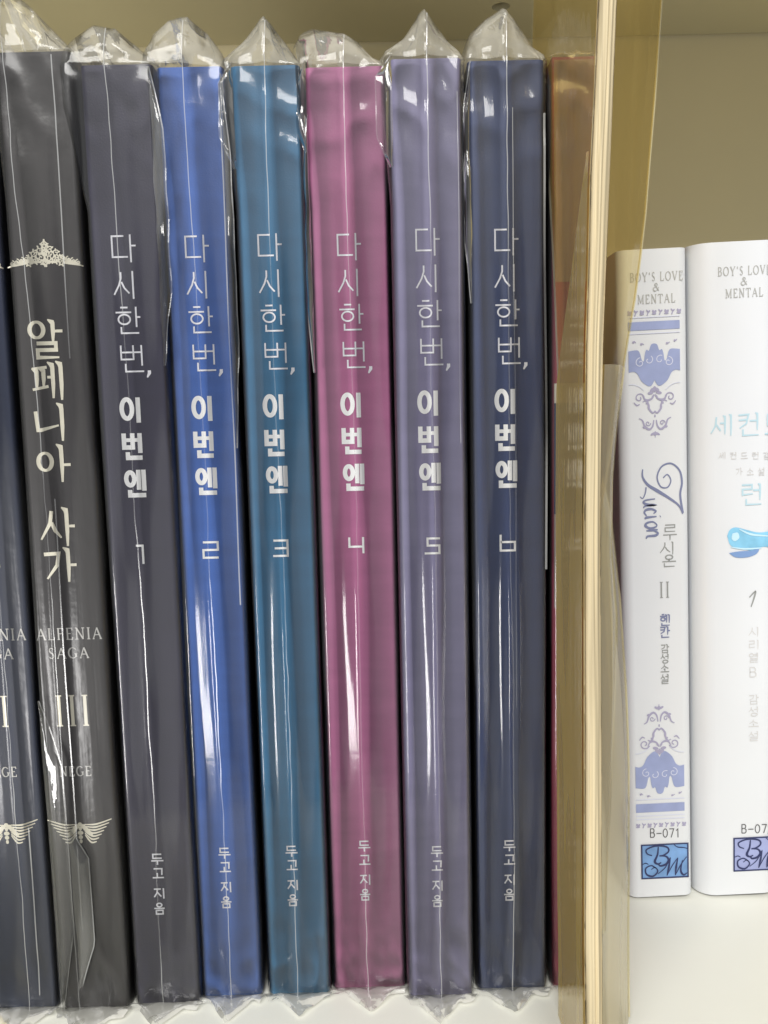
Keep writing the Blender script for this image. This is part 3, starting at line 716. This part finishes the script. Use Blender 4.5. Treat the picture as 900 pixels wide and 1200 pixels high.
# ornament bands of the slim book
HW = wl/2-.0024
def zpx(b, y, x=775): return local(b, x, y)[1]
cxl = local(bl, 774, 500)[0]*0+.0003
def fband(ya, yb):
    I = Ink(); I.poly([(-HW, zpx(bl, yb)), (HW, zpx(bl, yb)), (HW, zpx(bl, ya)), (-HW, zpx(bl, ya))]); I.link('ornament_band', M['lilac'], bl)
fband(376, 386); fband(941, 951)
def damask(zt, zb, flip=False):
    """filled band whose middle swells up and down in lobes"""
    I = Ink(); h = zt-zb; up = [(-1,.84),(-.68,.86),(-.56,.80),(-.48,.62),(-.40,.60),(-.36,.76),(-.30,.86),(-.20,.84),(-.12,.97),(0,1.0)]
    dn = [(-1,.34),(-.82,.36),(-.66,.30),(-.52,.14),(-.34,.04),(-.2,.0),(-.1,.03),(0,.14)]
    if flip: up, dn = [(u, 1-v) for u, v in dn], [(u, 1-v) for u, v in up]
    up = smooth_line(up, 4); dn = smooth_line(dn, 4)
    pts = [(u*HW, zb+v*h) for u, v in up]+[(-u*HW, zb+v*h) for u, v in up[::-1][1:]]
    pts += [(-u*HW, zb+v*h) for u, v in dn]+[(u*HW, zb+v*h) for u, v in dn[::-1][1:]]
    keep = [pts[0]]
    for p in pts[1:]:
        if abs(p[0]-keep[-1][0])+abs(p[1]-keep[-1][1]) > 1e-6: keep.append(p)
    if abs(keep[0][0]-keep[-1][0])+abs(keep[0][1]-keep[-1][1]) < 1e-6: keep.pop()
    I.poly(keep); I.link('damask_band', M['lilac'], bl)
damask(zpx(bl, 402), zpx(bl, 452)); damask(zpx(bl, 880), zpx(bl, 930), True)
for ys, yc, ye, d in (((371, 390), 424, 449, -1), ((936, 955, 959), 905, 882, 1)):
    I = Ink(-.00018)
    for y in ys:
        z = zpx(bl, y); I.stroke([(-HW, z), (HW, z)], .00022)
    for q_ in (-1, 1):
        I.stroke(spiral(q_*HW*.55, zpx(bl, yc), .0013, .0002, 90, 90-q_*420), .0002)
        I.stroke(spiral(q_*HW*.22, zpx(bl, yc)-.0006*d, .0012, .0003, 60, 60+q_*300), .0002)
        I.stroke(smooth_line([(q_*HW, zpx(bl, ye)), (q_*HW*.8, zpx(bl, ye)+d*.0001), (q_*HW*.6, zpx(bl, ye)+d*.0007), (q_*HW*.42, zpx(bl, ye)+d*.0017)]), .00016)
    I.link('ornament_line', M['lilac_line'], bl)
def scrollwork(y0, y1, flip, ya, dots):
    """mirrored scrolls with a leaf bud and pendant, and the row of fleurons beyond the band"""
    I = Ink(); za, zb = zpx(bl, y0), zpx(bl, y1); h = za-zb
    Z = lambda v: (za-h*v) if not flip else (zb+h*v)
    f = -1 if flip else 1
    for q_ in (-1, 1):
        for pp, ww in (([(.02,.16),(.12,.24),(.30,.27),(.42,.24),(.50,.17)], (.0003,.0006,.0002)),
                       ([(.50,.30),(.36,.28),(.26,.36),(.24,.44),(.10,.52),(.02,.50)], (.0002,.0006,.0003)),
                       ([(.05,.66),(.10,.78),(.24,.84),(.42,.78),(.52,.66),(.66,.62)], (.0003,.0006,.0002)),
                       ([(.62,.34),(.74,.36),(.86,.30)], (.0002,.0004,.0002))):
            l_ = smooth_line([(q_*u*HW*.95, Z(v)) for u, v in pp]); I.stroke(l_, taper(len(l_), *ww))
        a_ = 200 if q_ > 0 else -20
        I.stroke(spiral(q_*HW*.60, Z(.22), h*.10, h*.02, a_, a_-q_*430*f), .0003)
        I.stroke(spiral(q_*HW*.28, Z(.72), h*.055, h*.01, 0, q_*400), .00026)
        for u, v, ru, rv, an in ((.10,.07,.10,.03,.7),(.16,.13,.12,.03,.2),(.07,.20,.07,.02,.9),(.09,.93,.11,.022,.5),(.30,.32,.07,.018,.9),(.44,.80,.06,.018,-.5)):
            I.disc(q_*HW*u, Z(v), HW*ru, h*rv, q_*an*(-f))
    I.disc(0, Z(.06), HW*.07, h*.06); I.disc(0, Z(.58), .0002, .0004); I.disc(0, Z(.93), HW*.07, h*.035); I.disc(0, Z(.50), .0003, .0003)
    I.stroke([(0, Z(.88)), (0, Z(1.0))], .0002)
    z = zpx(bl, ya); n_ = 9
    for i in range(n_):
        x = -HW*.95+HW*1.9*i/(n_-1)
        if i % 2 == 0:
            I.disc(x, z, .0003, .0006, .5); I.disc(x+.0004, z, .0003, .0005, -.6); I.disc(x+.0001, z-.0005, .0006, .0002)
        else:
            I.stroke([(x-.0003, z+.0006), (x+.0002, z), (x-.0001, z-.0008)], .0003); I.disc(x+.0004, z+.0002, .0004, .0002, .6)
    for u in (-.8, -.5, .5, .8):
        I.disc(u*HW, zpx(bl, dots)+(.0003 if abs(u) > .6 else -.0003), .0003, .00028, u)
        I.disc(u*HW+.0004, zpx(bl, dots)+(.0004 if abs(u) > .6 else -.0002), .0004, .00012, u)
    I.link('scroll_ornament', M['lilac_ink'], bl)
scrollwork(452, 512, False, 365, 401); scrollwork(825, 884, True, 966, 931)
# sideways script title with flourish
I = Ink()
def pxl(b, pts): return [local(b, x, y) for x, y in pts]
def pen(pts, w0, w1, w2, b=bl, k=8):
    q3 = smooth_line(pxl(b, pts), k); I.stroke(q3, taper(len(q3), w0, w1, w2))
pen([(800,601),(797,580),(799,565),(796,551),(786,543),(775,547),(770,559),(774,570),(782,571),(786,563),(782,556),(777,560)], .0006, .0004, .0003)
pen([(800,602),(795,592),(783,583),(770,575),(759,568),(753,559),(753,550)], .0003, .0009, .0003)
pen([(750,582),(753,584),(756,578),(757,571)], .0002, .0003, .0004)
# remaining letters, written down the spine
LET = {'u': [[(0,1),(.05,.2),(.3,0),(.6,.4),(.72,1),(.72,.15),(.95,0)]], 'c': [[(.75,.8),(.45,1),(.1,.6),(.15,.15),(.5,0),(.95,.2)]],
       'i': [[(.2,1),(.2,.15),(.5,0)], [(.22,1.35),(.3,1.3)]], 'o': [[(.5,1),(.1,.65),(.15,.15),(.5,0),(.85,.4),(.75,.9),(.5,1)]],
       'n': [[(.05,1),(.05,0)], [(.05,.5),(.4,1),(.68,.8),(.68,.12),(.95,0)]]}
ya_ = 583.0
for c_, ad in (('u', 10.5), ('c', 9), ('i', 6), ('o', 10), ('n', 11)):
    for st in LET[c_]:
        pen([(754+(ya_-583)*.09+v*13.5, ya_+u*ad*.95-1.5*v+3) for u, v in st], .0003, .0007, .0003, k=4)
    ya_ += ad
I.link('script_title', M['slate_ink'], bl)
I = Ink()
for g, x0_, y0_, x1_, y1_ in (('ru',777,615,793,633),('shi',773,635,790,650),('on',776,650,792,664)):
    x0, x1, z0, z1 = R2(bl, x0_, y0_, x1_, y1_); serif(I, g, x0, x1, z0, z1, .00034, .00026)
x0, x1, z0, z1 = R2(bl, 773, 682, 784, 700); latin(I, 'II', (x0+x1)/2, z0, z1-z0, .0004, .0002, x1-x0, .25)
I.link('title_lettering', M['grey_ink'], bl)
I = Ink()
for g, x0_, y0_, x1_, y1_ in (('hen',773,720,785,733),('kan',773,734,785,747)):
    x0, x1, z0, z1 = R2(bl, x0_, y0_, x1_, y1_); serif(I, g, x0, x1, z0, z1, .00042, .00034)
I.link('author_lettering', M['slate_ink'], bl)
I = Ink()
for g, x0_, y0_, x1_, y1_ in (('gam',774,755,784,765),('seong',774,766,784,777),('so',774,778,784,788),('seol',774,790,784,801)):
    x0, x1, z0, z1 = R2(bl, x0_, y0_, x1_, y1_); serif(I, g, x0, x1, z0, z1, .0003, .00026)
I.link('genre_lettering', M['grey_ink'], bl)

DIG = {'B': [[(.08,0),(.08,1),(.62,1),(.78,.86),(.78,.66),(.6,.53),(.08,.53)], [(.6,.53),(.86,.38),(.86,.14),(.66,0),(.06,0)]], '-': [[(.0,.45),(1,.45)]],
       '0': [('o',.5,.5,.42,.48)], '7': [[(.05,1),(.92,1),(.4,0)]], '1': [[(.15,.8),(.5,1),(.5,0)]], '2': [[(.06,.75),(.2,.97),(.7,.99),(.88,.78),(.8,.55),(.05,.02),(.95,.02)]]}
def code(b, txt, x0_, x1_, y0_, y1_):
    I = Ink(); n_ = len(txt); cw = (x1_-x0_)/n_
    for i, c in enumerate(txt):
        x0, x1, z0, z1 = R2(b, x0_+cw*i+cw*.1, y0_, x0_+cw*(i+1)-cw*.1, y1_); I.glyph(DIG[c], x0, x1, z0, z1, .00026)
    I.link('shelf_code', M['dark_ink'], b)
code(bl, 'B-071', 761, 798, 971, 981); code(b1_, 'B-072', 868, 907, 966, 976)

def logo(b, x0_, y0_, x1_, y1_, mat, label):
    x0, x1, z0, z1 = R2(b, x0_, y0_, x1_, y1_); W_, H_ = x1-x0, z1-z0
    I = Ink(-.0001); I.poly([(x0, z0), (x1, z0), (x1, z1), (x0, z1)]); bg = I.link('logo_square', mat, b, label=label)
    I = Ink(-.0002); P = lambda l: [(x0+u*W_, z0+v*H_) for u, v in l]
    I.stroke(P([(0,0),(1,0),(1,1),(0,1)]), .0004, True)
    def s_(l, a_, b_, c_):
        q4 = smooth_line(P(l), 7); I.stroke(q4, taper(len(q4), a_, b_, c_))
    s_([(.36,.93),(.34,.7),(.28,.5),(.34,.42),(.42,.46)], .0003, .0007, .0003)                       # B stem
    s_([(.22,.68),(.12,.74),(.1,.86),(.25,.95),(.42,.96),(.56,.9),(.58,.78),(.48,.68),(.38,.66)], .0003, .0005, .0004)
    s_([(.38,.66),(.52,.64),(.58,.52),(.52,.4),(.4,.36),(.36,.42)], .0003, .0007, .0004)
    s_([(.3,.3),(.2,.38),(.08,.3),(.1,.12),(.24,.06),(.34,.2),(.28,.32),(.2,.26)], .0003, .0005, .0002)  # curl
    s_([(.34,.12),(.5,.3),(.62,.6)], .0002, .0003, .0002)                                              # M
    s_([(.62,.6),(.58,.3),(.54,.06)], .0002, .0006, .0002)
    s_([(.54,.06),(.66,.36),(.78,.58)], .0002, .0003, .0002)
    s_([(.78,.58),(.74,.3),(.72,.06)], .0002, .0006, .0002)
    s_([(.72,.06),(.84,.36),(.97,.6)], .0002, .0003, .0002); s_([(.88,.5),(.84,.2),(.9,.06),(.98,.12)], .0002, .0006, .0002)
    s_([(0,.42),(.08,.46),(.14,.42)], .0002, .0003, .0002); s_([(.7,.98),(.78,.9),(.9,.88),(1,.84)], .0002, .0003, .0002)
    I.link('logo_monogram', M['navy_ink'], bg)
logo(bl, 752, 989, 806, 1028, M['logo_blue'], 'blue square with dark script monogram BM')
logo(b1_, 860, 981, 913, 1019, M['logo_lilac'], 'lilac square with dark script monogram BM')

# thick white book
I = Ink()
for g, x0_, y0_, x1_, y1_ in (('se',833,486,858,511),('keon',864,484,890,511),('deu',896,484,920,511)):
    x0, x1, z0, z1 = R2(b1_, x0_, y0_, x1_, y1_); serif(I, g, x0, x1, z0, z1, .00052, .00042)
x0, x1, z0, z1 = R2(b1_, 868, 567, 893, 592); serif(I, 'reon', x0, x1, z0, z1, .00052, .00042)
I.link('title_lettering', M['sky_ink'], b1_)
I = Ink()
for i, g in enumerate(('se', 'keon', 'deu', 'reon', 'gam')):
    x0, x1, z0, z1 = R2(b1_, 842+i*13, 530, 850+i*13, 538); serif(I, g, x0, x1, z0, z1, .0002, .00018)
for i, g in enumerate(('ga', 'so', 'seol')):
    x0, x1, z0, z1 = R2(b1_, 862+i*13, 548, 870+i*13, 557); serif(I, g, x0, x1, z0, z1, .0002, .00018)
I.link('subtitle_lettering', M['pale_grey_ink'], b1_); I = Ink()
for g, y0_, y1_ in (('shi',735,746),('ri',750,761),('eol',765,776),('gam',814,825),('seong',828,839),('so',843,852),('seol',857,868)):
    x0, x1, z0, z1 = R2(b1_, 877, y0_, 889, y1_); serif(I, g, x0, x1, z0, z1, .00026, .00022)
x0, x1, z0, z1 = R2(b1_, 878, 782, 887, 793); I.glyph(DIG['B'], x0, x1, z0, z1, .00024)
I.link('author_lettering', M['pale_grey_ink'], b1_)
I = Ink(); q5 = smooth_line(pxl(b1_, [(878,700),(885,693),(883,702),(880,711)])); I.stroke(q5, taper(len(q5), .0003, .0005, .0003)); I.link('volume_number', M['grey_ink'], b1_)
I = Ink(); I.poly(smooth_line(pxl(b1_, [(852,628),(855,621),(862,618),(875,621),(890,624),(912,622),(918,634),(905,640),(892,641),(880,645),(866,642),(856,639),(852,628)]), 5)[:-1]); I.link('brush_mark', M['brush_blue'], b1_)
I = Ink(-.00018); I.poly(smooth_line(pxl(b1_, [(854,648),(866,646),(880,645),(889,643),(886,649),(875,653),(862,653),(854,648)]), 5)[:-1]); I.link('brush_mark', M['brush_dark'], b1_)
I = Ink(-.00022); I.poly(smooth_line(pxl(b1_, [(858,625),(864,624),(866,630),(861,634),(857,631),(858,625)]), 4)[:-1])
q6 = smooth_line(pxl(b1_, [(866,620),(880,626),(900,628)])); I.stroke(q6, taper(len(q6), .0002, .0006, .0003))
q6 = smooth_line(pxl(b1_, [(856,641),(872,643),(892,642)])); I.stroke(q6, taper(len(q6), .0002, .0005, .0003)); I.link('brush_highlight', M['brush_light'], b1_)
